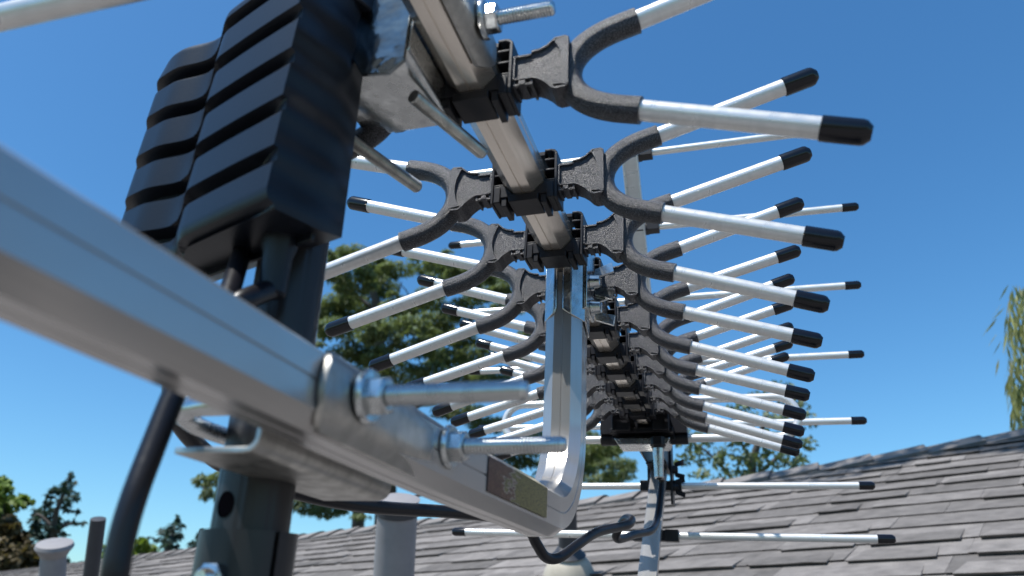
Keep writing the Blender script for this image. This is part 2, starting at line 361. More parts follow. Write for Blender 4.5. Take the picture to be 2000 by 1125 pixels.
# ---- clamp joining arm and boom
cl = MB(); a0 = ARM_A; T0 = ARM_T-.0120
def flap(s, x0, x1):
    o = .0016
    # on the front face, chamfer and side of the arm
    P = [(s*x0, T0-o), (s*.0056, T0-o), (s*.0130, T0+.0058), (s*.0130, T0+.020)]
    hlow = [-.031, -.032, -.035, -.040] if s > 0 else [-.0300, -.0305, -.0335, -.035]
    for i in range(3):
        (xa, ta), (xb, tb) = P[i], P[i+1]
        cl.add([(a0+xa, ta, hlow[i]+(.003 if i == 0 else 0)), (a0+xb, tb, hlow[i+1]), (a0+xb, tb, .004), (a0+xa, ta, .004),
                (a0+xa-s*.0008, ta+.0011, hlow[i]+(.003 if i == 0 else 0)), (a0+xb-s*.0011, tb+.0008, hlow[i+1]), (a0+xb-s*.0011, tb+.0008, .004), (a0+xa-s*.0008, ta+.0011, .004)],
               [(0, 1, 2, 3), (7, 6, 5, 4), (0, 4, 5, 1), (1, 5, 6, 2), (2, 6, 7, 3), (3, 7, 4, 0)])
flap(1, .0002, 0); flap(-1, .0042, 0)
cl.box(a0-.0148, a0+.0148, ARM_T-.016, ARM_T+.02, .0232, .0250)
cl.box(.0130, .0148, ARM_T-.008, ARM_T+.018, -.026, .0250)
clo = cl.build('arm_clamp', M['zinc'], ant, bevel=.0005)
for (tt_, h_) in ((.102, -.0035), (.105, -.0200)):
    wing_nut(None, (.0150, tt_, h_)).build('wing_nut', M['zinc'], clo)
AA, AH = -.0152, -.1525
# ---- mast clamps: U bolts, plates, saddles
def thread(m, p, ax, L, r):
    prof = [(0, r*.9)]; n_ = int(L/.00062)
    for k in range(n_): prof.append((.0006+k*(L-.0012)/n_, r if k % 2 else r*.86))
    prof += [(L-.0005, r*.85), (L, r*.72)]
    m.lathe(p, ax, prof, 20)
def bolt(par, a, t, h, L, nut=True):
    b_ = MB(); thread(b_, (a-.004, t, h), (1, 0, 0), L+.004, .0031); bo = b_.build('u_bolt_end', M['zinc'], par, smooth=60)
    w = MB().lathe((a+.0008, t, h), (1, 0, 0), [(0, .0078), (.0012, .0078), (.0020, .0074)], 26); w.build('washer', M['zinc'], par, bevel=.0002)
    q = MB().lathe((a+.0022, t, h), (1, 0, 0), [(0, .0052), (.0006, .0059), (.0050, .0059), (.0057, .0050)], 6, phase=.35); q.build('hex_nut', M['zinc'], par, bevel=.0005)
def plate(t0, t1, hc, hh, a, nutpos):
    m = MB(); pts_ = []
    for k in range(13):
        th = -math.pi/2+math.pi*k/12; pts_.append((t1-.008+.008*math.cos(th)*1.0, hc+hh*math.sin(th)))
    for k in range(13):
        th = math.pi/2+math.pi*k/12; pts_.append((t0+.008+.008*math.cos(th), hc+hh*math.sin(th)))
    n_ = len(pts_)
    def off(h): return a-.0045*max(0, abs(h-hc)/hh-.62)/.38
    vs = [(off(h), t, h) for t, h in pts_]+[(off(h)+.0018, t, h) for t, h in pts_]
    # strips so that the plate follows the chamfers of the arm
    rows = 9; m = MB(); V = []
    for r_ in range(rows):
        hh_ = hc+hh*(-1+2*r_/(rows-1))
        w_ = .008*math.sqrt(max(0, 1-((hh_-hc)/hh)**2)); V.append((t0+.008-w_, t1-.008+w_, hh_, off(hh_)))
    vs = []
    for (ta, tb, h_, o_) in V:
        for k in range(7):
            t_ = ta+(tb-ta)*k/6; bulge = .0
            vs += [(o_+bulge, t_, h_), (o_+.0018+bulge, t_, h_)]
    fs = []
    for r_ in range(rows-1):
        for k in range(6):
            i0 = (r_*7+k)*2; i1 = i0+2; j0 = i0+14; j1 = j0+2
            fs += [(i0+1, i1+1, j1+1, j0+1), (i0, j0, j1, i1)]
            if k == 0: fs.append((i0, i0+1, j0+1, j0))
            if k == 5: fs.append((i1, j1, j1+1, i1+1))
            if r_ == 0: fs.append((i0, i1, i1+1, i0+1))
            if r_ == rows-2: fs.append((j0, j0+1, j1+1, j1))
    m.add(vs, fs); return m
def channel(t0, t1, h0, h1, aw, af):      # U channel, web at aw, flanges out to af (af<aw)
    r = .0045; th = .0019
    sec = []
    out = [(af, h0), (aw-r, h0)]+[(aw-r+r*math.sin(k*math.pi/8), h0+r-r*math.cos(k*math.pi/8)) for k in range(1, 5)]
    out += [(aw-r+r*math.cos(k*math.pi/8), h1-r+r*math.sin(k*math.pi/8)) for k in range(0, 5)]+[(af, h1)]
    inn = []
    for i, (a_, h_) in enumerate(out):
        if a_ > aw-r-1e-6:
            cy = h0+r if h_ < (h0+h1)/2 else h1-r; cxx = aw-r; dx, dy = a_-cxx, h_-cy; L = math.hypot(dx, dy) or 1; inn.append((cxx+dx/L*(r-th), cy+dy/L*(r-th)))
        else: inn.append((a_, h_+th if h_ < (h0+h1)/2 else h_-th))
    m = MB(); m.prism(out+inn[::-1], t0, t1); return m
ac = MB()
pl = plate(-.166, -.066, AH, .0112, AA+.0118, None).build('clamp_plate', M['zinc_dull'], ant, smooth=40); tag(pl, 'lower clamp plate on the support arm')
for t_, L_ in ((-.1450, .0480), (-.0810, .0440)): bolt(pl, AA+.0136, t_, AH+.0020, L_+.0)
MC = (-.0575, -.1225)      # mast centre in the antenna frame at the arm
ch = channel(-.152, -.067, AH-.0150, AH+.0165, AA-.0128, -.056).build('mast_saddle', M['zinc_dull'], ant, smooth=30, bevel=.0004)
tag(ch, 'lower mast saddle channel behind the support arm')
# curved back of the lower U bolt
up = [(AA-.02, -.1410, AH+.002), (-.058, -.1410, AH+.002)]
for k in range(1, 10):
    th = math.pi*k/10; up.append((-.058-.0215*math.sin(th), -.111-.030*math.cos(th), AH+.002))
up += [(-.058, -.0810, AH+.002), (AA-.02, -.0810, AH+.002)]
MB().tube(up, .0031, 14).build('u_bolt_bend', M['zinc'], ant)
BH = .011
p2 = plate(-.215, -.098, BH, .0112, .0113, None).build('clamp_plate', M['zinc_dull'], ant, smooth=40); tag(p2, 'upper clamp plate on the boom')
for t_ in (-.180, -.1185): bolt(p2, .0131, t_, BH, .0300)
ch2 = channel(-.128, -.083, BH-.0200, BH+.0175, -.0118, -.052).build('mast_saddle', M['zinc'], ant, smooth=30, bevel=.0004); tag(ch2, 'upper mast saddle channel beside the boom')
# toothed V jaw of the upper saddle
ch3 = channel(-.215, -.170, BH-.0200, BH+.0175, -.0118, -.052).build('mast_saddle', M['zinc'], ant, smooth=30, bevel=.0004); tag(ch3, 'nearer mast saddle channel beside the boom')
M['zinc_dark'] = mat('dark_reflection_zinc', (.22, .25, .27), .12, 1., bump=.5, bscale=90, var=.5, vscale=110, rvar=.06, bdist=.001)  # bright zinc with its dark reflection put into the base colour
jw = MB(); jw.prism([(-.0125, -.0130), (-.0185, -.0185), (-.030, -.0170), (-.0365, -.0060), (-.0435, -.0185), (-.056, -.0185), (-.058, .012), (-.045, .0265), (-.027, .0285), (-.0125, .0180)], -.1300, -.1282)
jw.build('saddle_jaw', M['zinc_dark'], ch2, bevel=.0004)
# ================================================================== MAST
MPT = AMI @ px(518, 850, .258)
mdir_w = c2w((100, -3412, 1440)).normalized()
mb = px(518, 850, .258)
mast_q = mdir_w.to_track_quat('Z', 'Y').to_matrix().to_4x4()
mroot = mb-mdir_w*1.2
mast = empty('antenna_mast', Matrix.Translation(mroot) @ mast_q, 'dark grey steel mast pole clamped behind the antenna arm', 'mast')
def fluted(r, z0, z1, seg=96, notch=0.):
    m = MB(); ring = []
    for k in range(seg):
        th = 2*math.pi*k/seg; q = r*(1-.022*(math.cos(th*8) > .93)); ring.append((math.cos(th)*q, math.sin(th)*q))
    vs = [(x, y, z0) for x, y in ring]+[(x, y, z1) for x, y in ring]
    m.add(vs, [(k, (k+1) % seg, (k+1) % seg+seg, k+seg) for k in range(seg)]+[list(range(seg))[::-1], list(range(seg, 2*seg))]); return m
S0 = 1.2-.0325
fluted(.0127, 0.02, 1.2+.42).build('inner_pole', M['mast'], mast, smooth=50)
def on_mast(pxx, pyy, r):                  # local point on the mast surface seen at that pixel
    inv = (Matrix.Translation(mroot) @ mast_q).inverted(); o = inv @ Vector((0, 0, 0)); d = (inv.to_3x3() @ px(pxx, pyy, 1.)).normalized()
    a = d.x**2+d.y**2; b_ = 2*(o.x*d.x+o.y*d.y); c_ = o.x**2+o.y**2-r*r; disc = max(0, b_*b_-4*a*c_); s_ = (-b_-math.sqrt(disc))/(2*a); return o+d*s_
sl = on_mast(536, 1085, .0157); SL = math.atan2(sl.y, sl.x)
ou = MB()                                 # split outer sleeve
seg = 72; R1, R0 = .0157, .0130; vs = []; fs = []
for k in range(seg+1):
    th = SL+ .055+(2*math.pi-.11)*k/seg
    for z in (0, S0):
        for q in (R1, R0): vs.append((math.cos(th)*q, math.sin(th)*q, z))
for k in range(seg):
    i = k*4; j = i+4; fs += [(i, j, j+2, i+2), (i+1, i+3, j+3, j+1), (i+2, j+2, j+3, i+3), (i, i+1, j+1, j)]
fs += [(0, 2, 3, 1), (seg*4, seg*4+1, seg*4+3, seg*4+2)]
ou.add(vs, fs).build('outer_sleeve', M['mast'], mast, smooth=40)
# dark disc painting the shade of a locating hole, and clamp screw
hp = on_mast(440, 985, .0127); th0 = math.atan2(hp.y, hp.x); hm = MB(); vs = [(math.cos(th0)*.01305, math.sin(th0)*.01305, hp.z)]
for k in range(20):
    q = 2*math.pi*k/20; th = th0+.0032*math.cos(q)/.0121; vs.append((math.cos(th)*.01305, math.sin(th)*.01305, hp.z+.0042*math.sin(q)))
hm.add(vs, [(0, k+1, (k+1) % 20+1) for k in range(20)]).build('locating_hole_disc', M['dark'], mast)
sp_ = on_mast(420, 1128, .0157); sdir = Vector((sp_.x, sp_.y, 0)).normalized()
sc = MB(); thread(sc, sp_-sdir*.002, sdir, .010, .0026); sc.lathe(sp_, sdir, [(0, .0042), (.0005, .0045), (.0036, .0045), (.0040, .0038)], 6); sc.build('clamp_screw', M['zinc'], mast, smooth=40)
# ================================================================== AMPLIFIER BOX
d2 = c2w((1100, 620, 1440)).normalized(); l2 = mdir_w.cross(d2).normalized()
l2 = -l2 if l2.dot(c2w((1, 0, 0))) > 0 else l2
d2 = (d2-d2.dot(mdir_w)*mdir_w).normalized()
BM = Matrix((l2, d2, mdir_w)).transposed().to_4x4()
BM.translation = px(520, 399, .236)
amp = empty('antenna_amplifier', BM, 'black ribbed plastic amplifier box mounted on the mast', 'amplifier')
BW, BHT, BD = .118, .111, .037
def front(u, v):          # offset (away from the front) at u,v in 0..1 : u=0 nearest corner
    def ss(a, b, x):
        x = max(0, min(1, (x-a)/(b-a))); return x*x*(3-2*x)
    base = .0016*(u/.44)**2 if u < .44 else .0016
    dip = ss(.42, .58, u)*.0068; left = -ss(.60, .78, u)*.0045; end = .007*ss(.86, 1.0, u)**1.2
    y = base+dip+left+end+.006*ss(.80, 1., u)*ss(.84, 1., v)
    sh = .34*ss(.46, .60, u); ph = (v*5.5+sh-.10) % 1.0
    depth = .0058*(ss(.0, .16, u)*.85+.15)*(1-.45*ss(.92, 1, u))
    fr = ss(.0, .02, v)*(1-ss(.975, 1, v)); g = 0
    if ph > .68: g = ss(.68, .76, ph)*(1-ss(.97, 1.0, ph))
    return y+(depth*g-.0012*(1-ph)*(1-g))*fr
NU, NV = 70, 230
vs = []; fs = []
for j in range(NV+1):
    for i in range(NU+1):
        u = i/NU; v = j/NV; lean = .0035*max(0, 1-v/.06)**2 + .003*max(0, (v-.95)/.05)**2
        vs.append((u*BW, front(u, v)+lean, v*BHT))
for j in range(NV):
    for i in range(NU):
        k = j*(NU+1)+i; fs.append((k, k+1, k+NU+2, k+NU+1))
nb = len(vs)
bm_ = MB()
def ringpt(i, j): return j*(NU+1)+i
# back plane outline vertices mirror the border
border = [ringpt(i, 0) for i in range(NU+1)]+[ringpt(NU, j) for j in range(1, NV+1)]+[ringpt(i, NV) for i in range(NU-1, -1, -1)]+[ringpt(0, j) for j in range(NV-1, 0, -1)]
mid = []; bk = []
for b_ in border:
    x, y, z = vs[b_]; cxx, cz = BW/2, BHT/2
    zz = z+(.006 if z < 1e-6 else 0)*0
    sc_ = lambda q: (cxx+(x-cxx)*(1-.03*q), cz+(z-cz)*(1-.06*q))
    wob = .0010*math.sin(z*2*math.pi/.017) if x < 1e-6 else 0
    mid.append(len(vs)); q = sc_(.2); vs.append((q[0]-wob, BD*.62, q[1]-(.0 if z > 1e-6 else 0)))
for b_ in border:
    x, y, z = vs[b_]; q = (BW/2+(x-BW/2)*.90, BHT/2+(z-BHT/2)*.90)
    bk.append(len(vs)); vs.append((q[0], BD, q[1]))
nB = len(border)
for k in range(nB):
    k2 = (k+1) % nB; fs += [(border[k2], border[k], mid[k], mid[k2]), (mid[k2], mid[k], bk[k], bk[k2])]
fs.append(bk[::-1])
bm_.add(vs, fs).build('housing', M['amp'], amp, smooth=38)
cvp = MB(); cvp.box(.004, .085, BD*.60, BD*.60+.0016, -.0022, BHT+.0012); cvp.build('lid_seam', M['amp'], amp, bevel=.0005)
lg = MB(); lg.box(-.002, .010, BD*.55, BD*.85, BHT*.93, BHT+.006); lg.build('hinge_lug', M['amp'], amp, bevel=.001)
gl = MB(); gl.lathe((.018, .020, .004), (0, 0, -1), [(0, .0066), (.006, .0063), (.010, .0052), (.024, .0048), (.025, .0040)], 22); gl.build('cable_gland', M['amp'], amp)
# two U bolt legs that hold the box on the mast
bd = AB*.945+AR*.317; bd.normalize()
def wthread(p0, L, par, back=.004):
    i_ = BM.inverted(); m = MB(); q = i_ @ p0; dq = i_.to_3x3() @ bd; thread(m, q-dq*back, dq, L+back, .0031); return m.build('mounting_bolt', M['zinc_dull'], par, smooth=60)
wthread(A(-.0150, -.108, -.0156), .043, amp)
wthread(A(-.0520, -.094, -.0200), .043, amp, .012)
# ================================================================== CABLES
def cable(name, pts, r, label, seg=14):
    P = [px(*p) for p in pts]; o = P[-1]; m = MB().tube([q-o for q in smoothpath(P, 8)], r, seg)
    c = m.build(name, M['cable'], None, smooth=60); c.location = o; return tag(c, label, 'cable')
def gland(x, y, z): return BM @ Vector((x, y, z))
def inpx(w):          # world -> (x,y,z) photo pixel and depth
    xx = w.x; zf = w.y*cp+w.z*sp; dn = w.y*sp-w.z*cp
    return (1000+F_PX*xx/zf, 562.5+F_PX*dn/zf, zf)
g1 = inpx(gland(.018, .020, -.018)); g2 = inpx(gland(.040, .020, .002))
cable('downlead_cable', [g2, (430, 620, .225), (375, 700, .218), (338, 775, .210), (300, 870, .200), (262, 970, .190), (236, 1060, .184), (222, 1150, .18), (215, 1300, .178)], .0034, 'thick black cable dropping beside the mast at lower left')
cable('antenna_cable', [g1, (452, 600, .235), (390, 660, .25), (345, 720, .275), (335, 775, .30), (352, 830, .315), (392, 875, .33), (450, 915, .345), (560, 955, .36), (650, 978, .375), (750, 992, .40), (880, 1000, .44), (980, 1012, .475), (1030, 1032, .50), (1048, 1062, .505), (1066, 1088, .51), (1092, 1089, .52), (1128, 1064, .54), (1165, 1040, .57), (1206, 1030, .60), (1228, 1024, .615), (1233, 1015, .63), (1222, 1013, .645), (1210, 1030, .655), (1203, 1048, .66), (1212, 1053, .67), (1240, 1044, .70), (1272, 1036, .735), (1284, 1012, .77), (1290, 970, .79), (1292, 935, .80), inpx(A(.017, TD-.020, -.060))], .0037, 'black coax cable looping under the arm to the antenna housing')
exec_marker = 0
# ================================================================== ROOF
RN = c2w((-.20586, -.96344, .17148)).normalized()
RC = c2w((.77385, -.26753, -.57409)); RC = (RC-RC.dot(RN)*RN).normalized()
RV = RN.cross(RC).normalized()
if RV.dot(c2w((.599, .0145, .80))) < 0: RV = -RV
RD = .45
RM = Matrix((RC, RV, RN)).transposed().to_4x4(); RM.translation = RN*-RD
if RM.determinant() < 0: RM = Matrix((RC, RV, RN)).transposed().to_4x4(); RM.translation = RN*-RD
RMI = RM.inverted()
M['shingle'] = mat('asphalt_shingle', (.190, .176, .168), .92, 0., bump=.8, bscale=240, base2=(.112, .104, .100), vscale=22, detail=9, island=.30, bdist=.004, spec=.15)
M['shingle_cap'] = mat('asphalt_cap_shingle', (.22, .205, .198), .92, 0., bump=.6, bscale=260, base2=(.14, .13, .126), vscale=9, detail=8, island=.14, bdist=.004, spec=.15)
M['deck'] = mat('roof_felt', (.16, .15, .145), .95, 0., var=.3, vscale=3)
roofL = Matrix.Translation(RM @ Vector((0, 1.5, 0)))
roof = empty('house_roof', roofL, 'grey asphalt shingle roof sloping up to its hip behind the antenna', 'roof')
rinv = roofL.inverted() @ RM
def ridge_v(u):
    P = [(-60, 2.97), (-2.6, 2.965), (-1.6, 3.0), (-1.0, 3.12), (-.25, 3.36), (.6, 3.62), (3, 4.4), (8, 6.0)]
    for (a, b_), (c_, d_) in zip(P, P[1:]):
        if a <= u <= c_: return b_+(d_-b_)*(u-a)/(c_-a)
    return P[0][1] if u < -60 else P[-1][1]
dk = MB(); us = [-60, -30, -12, -8, -5, -2.6, -1.6, -1.0, -.25, .6, 3, 6]
vs = [(u, -7, -.012) for u in us]+[(u, ridge_v(u), -.012) for u in us]+[(u+.3, ridge_v(u)+5, -2.6) for u in us]
n_ = len(us); fs = [(i, i+1, i+1+n_, i+n_) for i in range(n_-1)]+[(i+n_, i+1+n_, i+1+2*n_, i+2*n_) for i in range(n_-1)]
dk.add([rinv @ Vector(v) for v in vs], fs).build('roof_deck', M['deck'], roof, smooth=None)
sh = MB(); EXP = .132; r_ = random.Random(11)
def slab(u0, u1, v0, h, v1, w0=0., w1=0., us0=0., us1=0.):
    N = 4; T = []; Bq = []; K = []
    for i in range(N+1):
        f_ = i/N; u = u0+(u1-u0)*f_; vv = v0+w0+(w1-w0)*f_+r_.uniform(-.0014, .0014); hh = h+r_.uniform(-.0007, .0012)
        T.append((u, vv, hh)); Bq.append((u, vv+.014, -.002)); uk = u0+us0+(u1+us1-u0-us0)*f_; K.append((uk, v1, .0012))
    P = T+Bq+K; n1 = N+1; F = []
    for i in range(N): F += [(i, i+1, 2*n1+i+1, 2*n1+i), (i, n1+i, n1+i+1, i+1)]
    P += [(K[0][0], v1, -.006), (K[-1][0], v1, -.006)]
    F += [(0, 2*n1, 3*n1, n1), (N, n1+N, 3*n1+1, 2*n1+N)]
    sh.add([rinv @ Vector(p) for p in P], F)
ci = 0; v = -1.2
while v < 4.6:
    u = -20+r_.random()*.3
    while u < 2.4:
        w = r_.uniform(.16, .38); vt = v+EXP*1.25
        lim = min(ridge_v(u), ridge_v(u+w))+.02
        if v < lim and not (u < -9 and w < .2 and r_.random() < .0):
            k = r_.uniform(-.003, .003)
            slab(u, u+w-.001, v+.024+k, .0048+r_.random()*.002, min(vt+.02, lim+.03))         # lower lamination
            if r_.random() < .62:
                a = r_.uniform(0, .02); ww = w*r_.uniform(.75, 1.0)
                slab(u+a, u+ww, v+k, .0092+r_.random()*.003, min(v+EXP*1.05, lim+.03), r_.uniform(-.0015, .0015), r_.uniform(-.0015, .0015), r_.uniform(.010, .034), -r_.uniform(.002, .012))
        u += w
    v += EXP; ci += 1
sh.build('shingle_field', M['shingle'], roof, smooth=None)
u = -14.
hips = []
while u < .9:
    L = .30; v0 = ridge_v(u); v1 = ridge_v(u+L); d_ = Vector((L, v1-v0, 0)).normalized(); nn = Vector((-d_.y, d_.x, 0))
    m = MB(); e_ = r_.uniform(-.006, .006); P0_ = Vector((u, v0-.03, -.003))
    Q = []
    for off_, z_ in ((-.09, .010), (-.02, .018), (0.0, .020), (.02, .017), (.13, -.040)):
        Q.append((P0_+nn*off_+Vector((0, 0, z_+.0)), P0_+d_*(L*.80+e_)+nn*off_+Vector((0, 0, z_+.014))))
    vs = []
    for a, b_ in Q: vs += [a, b_]
    for a, b_ in Q: vs += [a-Vector((0, 0, .010)), b_-Vector((.012, 0, .012))]
    fs = []
    for i in range(4): fs += [(2*i, 2*i+1, 2*i+3, 2*i+2), (10+2*i, 12+2*i, 13+2*i, 11+2*i), (2*i+1, 11+2*i, 13+2*i, 2*i+3), (2*i, 2*i+2, 12+2*i, 10+2*i)]
    fs += [(0, 10, 11, 1), (8, 9, 19, 18)]
    m.add([rinv @ Vector(p) for p in vs], fs).build('ridge_shingle', M['shingle_cap'], roof, smooth=None)
    u += L*.62
# ground far below
M['ground'] = mat('dry_lawn', (.09, .10, .05), .95, 0., var=.4, vscale=.15)
g = MB(); g.add([(-600, -600, -5), (600, -600, -5), (600, 900, -5), (-600, 900, -5)], [(0, 1, 2, 3)]); g.build('ground', M['ground'], None, smooth=None)['kind'] = 'structure'
# ================================================================== VENTS
M['pipe'] = mat('grey_painted_vent_pipe', (.235, .225, .23), .55, 0., bump=.1, bscale=60, var=.18, vscale=14, rvar=.1)
M['pipe_dark'] = mat('dark_vent_pipe', (.035, .036, .042), .5, 0., bump=.1, bscale=60, var=.2, vscale=14)
M['lead'] = mat('beige_vent_boot', (.42, .38, .31), .65, 0., bump=.25, bscale=25, base2=(.30, .27, .22), vscale=12)
def vent(name, top, bot, z, prof, m, label, extra=None, seg=32):
    a = px(*top, z); b_ = px(*bot, z*1.0); ax = (a-b_); L = ax.length
    q = ax.normalized().to_track_quat('Z', 'Y').to_matrix().to_4x4(); root = empty(name, Matrix.Translation(b_) @ q, label, 'vent pipe', 'vent pipes on the roof')
    k = z/F_PX
    MB().lathe((0, 0, 0), (0, 0, 1), [((L*f_ if f_ <= 1 else L+(f_-1)*100*k), w*k/2) for f_, w in prof], seg).build('pipe', m, root, smooth=30)
    if extra: extra(root, L, k)
    return root
def cap1(root, L, k):
    MB().lathe((0, 0, L-14*k), (0, 0, 1), [(0, 40*k), (6*k, 41*k), (10*k, 43*k), (14*k, 30*k)], 32).build('cap_disc', M['pipe'], root)
    MB().lathe((0, 0, L-34*k), (0, 0, 1), [(0, 41*k), (19*k, 41*k)], 32).build('cap_collar', M['pipe_dark'], root)
vent('vent_pipe', (778, 971), (757, 1330), 1.7, [(0, 88), (.05, 82), (.93, 78), (.98, 78)], M['pipe'], 'grey vent pipe with a flat disc cap below the antenna arm', cap1)
def boot(root, L, k):
    MB().lathe((0, 0, -60*k), (0, 0, 1), [(0, 60*k), (30*k, 56*k), (70*k, 50*k), (92*k, 40*k), (104*k, 26*k), (108*k, 18*k)], 32).build('boot', M['lead'], root, smooth=50)
    MB().lathe((0, 0, 44*k), (0, 0, 1), [(0, 34*k), (8*k, 26*k), (16*k, 21*k), (18*k, 18*k)], 32).build('collar', M['pipe_dark'], root)
vent('vent_pipe', (1106, 948), (1112, 1128), 2.0, [(0, 38), (1, 36)], M['pipe_dark'], 'thin dark vent pipe rising from a beige rubber boot', boot)
def flare(root, L, k):
    MB().lathe((0, 0, L-26*k), (0, 0, 1), [(0, 23*k), (8*k, 27*k), (16*k, 33*k), (19*k, 34*k), (25*k, 32*k), (26*k, 27*k)], 32).build('flared_top', M['pipe'], root)
vent('vent_pipe', (107, 1060), (88, 1300), 3.0, [(0, 60), (.5, 50), (.9, 45)], M['pipe'], 'pale grey vent pipe with a flared top at far left', flare)
vent('vent_pipe', (192, 1013), (160, 1260), 2.5, [(0, 30), (.999, 28), (1.0, 26)], M['pipe_dark'], 'plain black vent pipe left of the thick cable', None)
# ================================================================== TREES
def leafmat(name, c1, c2, isl=.35):
    m = mat(name, c1, .55, 0., base2=c2, vscale=.9, island=isl, spec=.3, detail=4)
    n = m.node_tree.nodes; l = m.node_tree.links; p = n['Principled BSDF']; out = n['Material Output']
    t = n.new('ShaderNodeBsdfTranslucent'); t.inputs[0].default_value = (c1[0]*1.6, c1[1]*1.7, c1[2]*.9, 1); mx = n.new('ShaderNodeMixShader'); mx.inputs[0].default_value = .28
    l.new(p.outputs[0], mx.inputs[1]); l.new(t.outputs[0], mx.inputs[2]); l.new(mx.outputs[0], out.inputs[0]); return m
M['bark'] = mat('bark', (.10, .085, .075), .9, 0., bump=.6, bscale=30, var=.4, vscale=8, bdist=.03)
def needle_pads(m, rnd, pads, n, size, droop=.25, flat=.45, asp=.28):
    for (c, rx, ry) in pads:
        c = Vector(c); rz = rx*.8
        cnt = int(n*rx*ry)
        for _ in range(cnt):
            while True:
                p = Vector((rnd.uniform(-1, 1), rnd.uniform(-1, 1), rnd.uniform(-1, 1)))
                if p.length < 1: break
            q = c+Vector((p.x*rx, p.y*rz, p.z*ry))
            d = Vector((p.x+rnd.uniform(-.5, .5), p.y+rnd.uniform(-.5, .5), rnd.uniform(-1, .25)*droop-.1)).normalized()
            w = d.cross(Vector((rnd.uniform(-flat, flat), rnd.uniform(-flat, flat), 1))).normalized()
            L = size*rnd.uniform(.6, 1.5); k = L*asp
            o = len(m.v); m.v += [q-d*L*.5, q+w*k-d*L*.05, q+d*L*.5+Vector((0, 0, -L*.12)), q-w*k-d*L*.05]; m.f.append([o, o+1, o+2, o+3])
def tree(name, label, trunk, branches, pads, lm, n, size, seed, droop=.25, flat=.45, asp=.28, sub=0):
    rnd = random.Random(seed); base = trunk[0][0]
    root = empty(name, Matrix.Translation(base), label, 'tree', 'trees beyond the roof')
    tb = MB()
    tb.tube([p-base for p, _ in trunk], [r for _, r in trunk], 10)
    for b_ in branches:
        P = smoothpath([q-base for q in b_[0]], 4); r0 = b_[1]; tb.tube(P, [r0*(1-.8*i/(len(P)-1)) for i in range(len(P))], 6)
    tb.build('trunk', M['bark'], root, smooth=50)
    m = MB(); P2 = []
    for (c, rx, ry) in pads:
        P2.append((c-base, rx, ry))
        for _ in range(sub):
            a = rnd.uniform(0, 6.28); q = c+Vector((math.cos(a)*rx*rnd.uniform(.6, 1.15), rnd.uniform(-1, 1)*rx, math.sin(a)*ry*rnd.uniform(.5, 1.2))); P2.append((q-base, rx*rnd.uniform(.25, .5), ry*rnd.uniform(.25, .5)))
    needle_pads(m, rnd, P2, n, size, droop, flat, asp)
    m.build('crown', lm, root, smooth=None)
    return root
DZ = 17.0; K = DZ/F_PX; rt = random.Random(21)
def pp(x, y, dz=0.): return px(x, y, DZ+dz)
ced = leafmat('cedar_needles', (.155, .185, .085), (.070, .105, .060))
# main cedar: pads (px, py, rx, ry)
PL = [(690, 492, 30, 12), (655, 505, 22, 16), (720, 520, 42, 18), (775, 525, 36, 13), (690, 555, 40, 22), (745, 560, 38, 26), (715, 600, 44, 26), (665, 590, 40, 18), (640, 612, 34, 20),
      (660, 640, 46, 18), (735, 640, 40, 22), (780, 600, 34, 20), (830, 590, 44, 16), (800, 635, 40, 16), (860, 625, 42, 18), (690, 690, 52, 14), (740, 700, 50, 16), (820, 680, 44, 16), (850, 655, 40, 20),
      (900, 660, 40, 20), (880, 700, 54, 18), (930, 690, 40, 14), (840, 722, 36, 12), (780, 735, 60, 14), (900, 735, 50, 14), (960, 740, 40, 12), (830, 525, 32, 8), (870, 520, 46, 14), (920, 535, 46, 18), (965, 545, 40, 14), (1000, 560, 36, 16), (880, 555, 40, 14), (940, 575, 40, 14),
      (990, 600, 36, 12), (905, 605, 46, 14), (640, 730, 60, 16), (700, 760, 60, 14), (620, 790, 60, 14), (820, 780, 50, 12), (900, 800, 56, 10), (970, 830, 60, 14), (1040, 650, 30, 14), (1060, 780, 40, 14), (1010, 700, 30, 10),
      (1100, 870, 50, 12), (1160, 885, 56, 14), (1200, 905, 46, 12), (1130, 910, 46, 12), (1090, 940, 40, 8), (1170, 935, 40, 10), (1140, 850, 36, 10), (1215, 930, 26, 8), (1120, 985, 46, 8), (1080, 900, 34, 12),
      (600, 880, 40, 14), (640, 920, 40, 14), (590, 985, 30, 18), (640, 1000, 34, 12), (700, 1010, 20, 6), (670, 960, 40, 12), (440, 930, 30, 8), (400, 940, 24, 10), (405, 962, 12, 16), (430, 965, 12, 18), (480, 950, 40, 12),
      (540, 940, 40, 16), (890, 900, 60, 14), (950, 925, 50, 10), (1010, 905, 46, 8), (1020, 940, 40, 8), (860, 945, 40, 10), (800, 870, 50, 16), (930, 880, 50, 16), (1000, 880, 46, 14), (1030, 850, 40, 12), (960, 955, 40, 12), (1050, 960, 36, 12), (900, 930, 50, 14), (1140, 890, 40, 16), (1185, 870, 40, 12), (1110, 920, 40, 14), (1225, 915, 20, 8), (820, 930, 40, 12), (740, 940, 30, 14)]
pads = [(pp(x, y, rt.uniform(-2.2, 2.2)), rx*K, ry*K) for x, y, rx, ry in PL]
tx = [(pp(742, 1400), .34), (pp(750, 1100), .28), (pp(756, 900), .22), (pp(745, 740), .16), (pp(738, 600), .10), (pp(705, 500), .03)]
br = []
def bz(pts, r): br.append(([pp(*p) for p in pts], r))
bz([(752, 860), (830, 780, .5), (930, 740, .6), (1040, 700, .8)], .10); bz([(748, 740), (690, 700), (640, 690, -.5)], .07)
bz([(752, 900), (900, 900, .6), (1060, 880, .8), (1230, 930, 1.)], .10); bz([(742, 660), (800, 610), (870, 560, .5), (960, 540, .8)], .07)
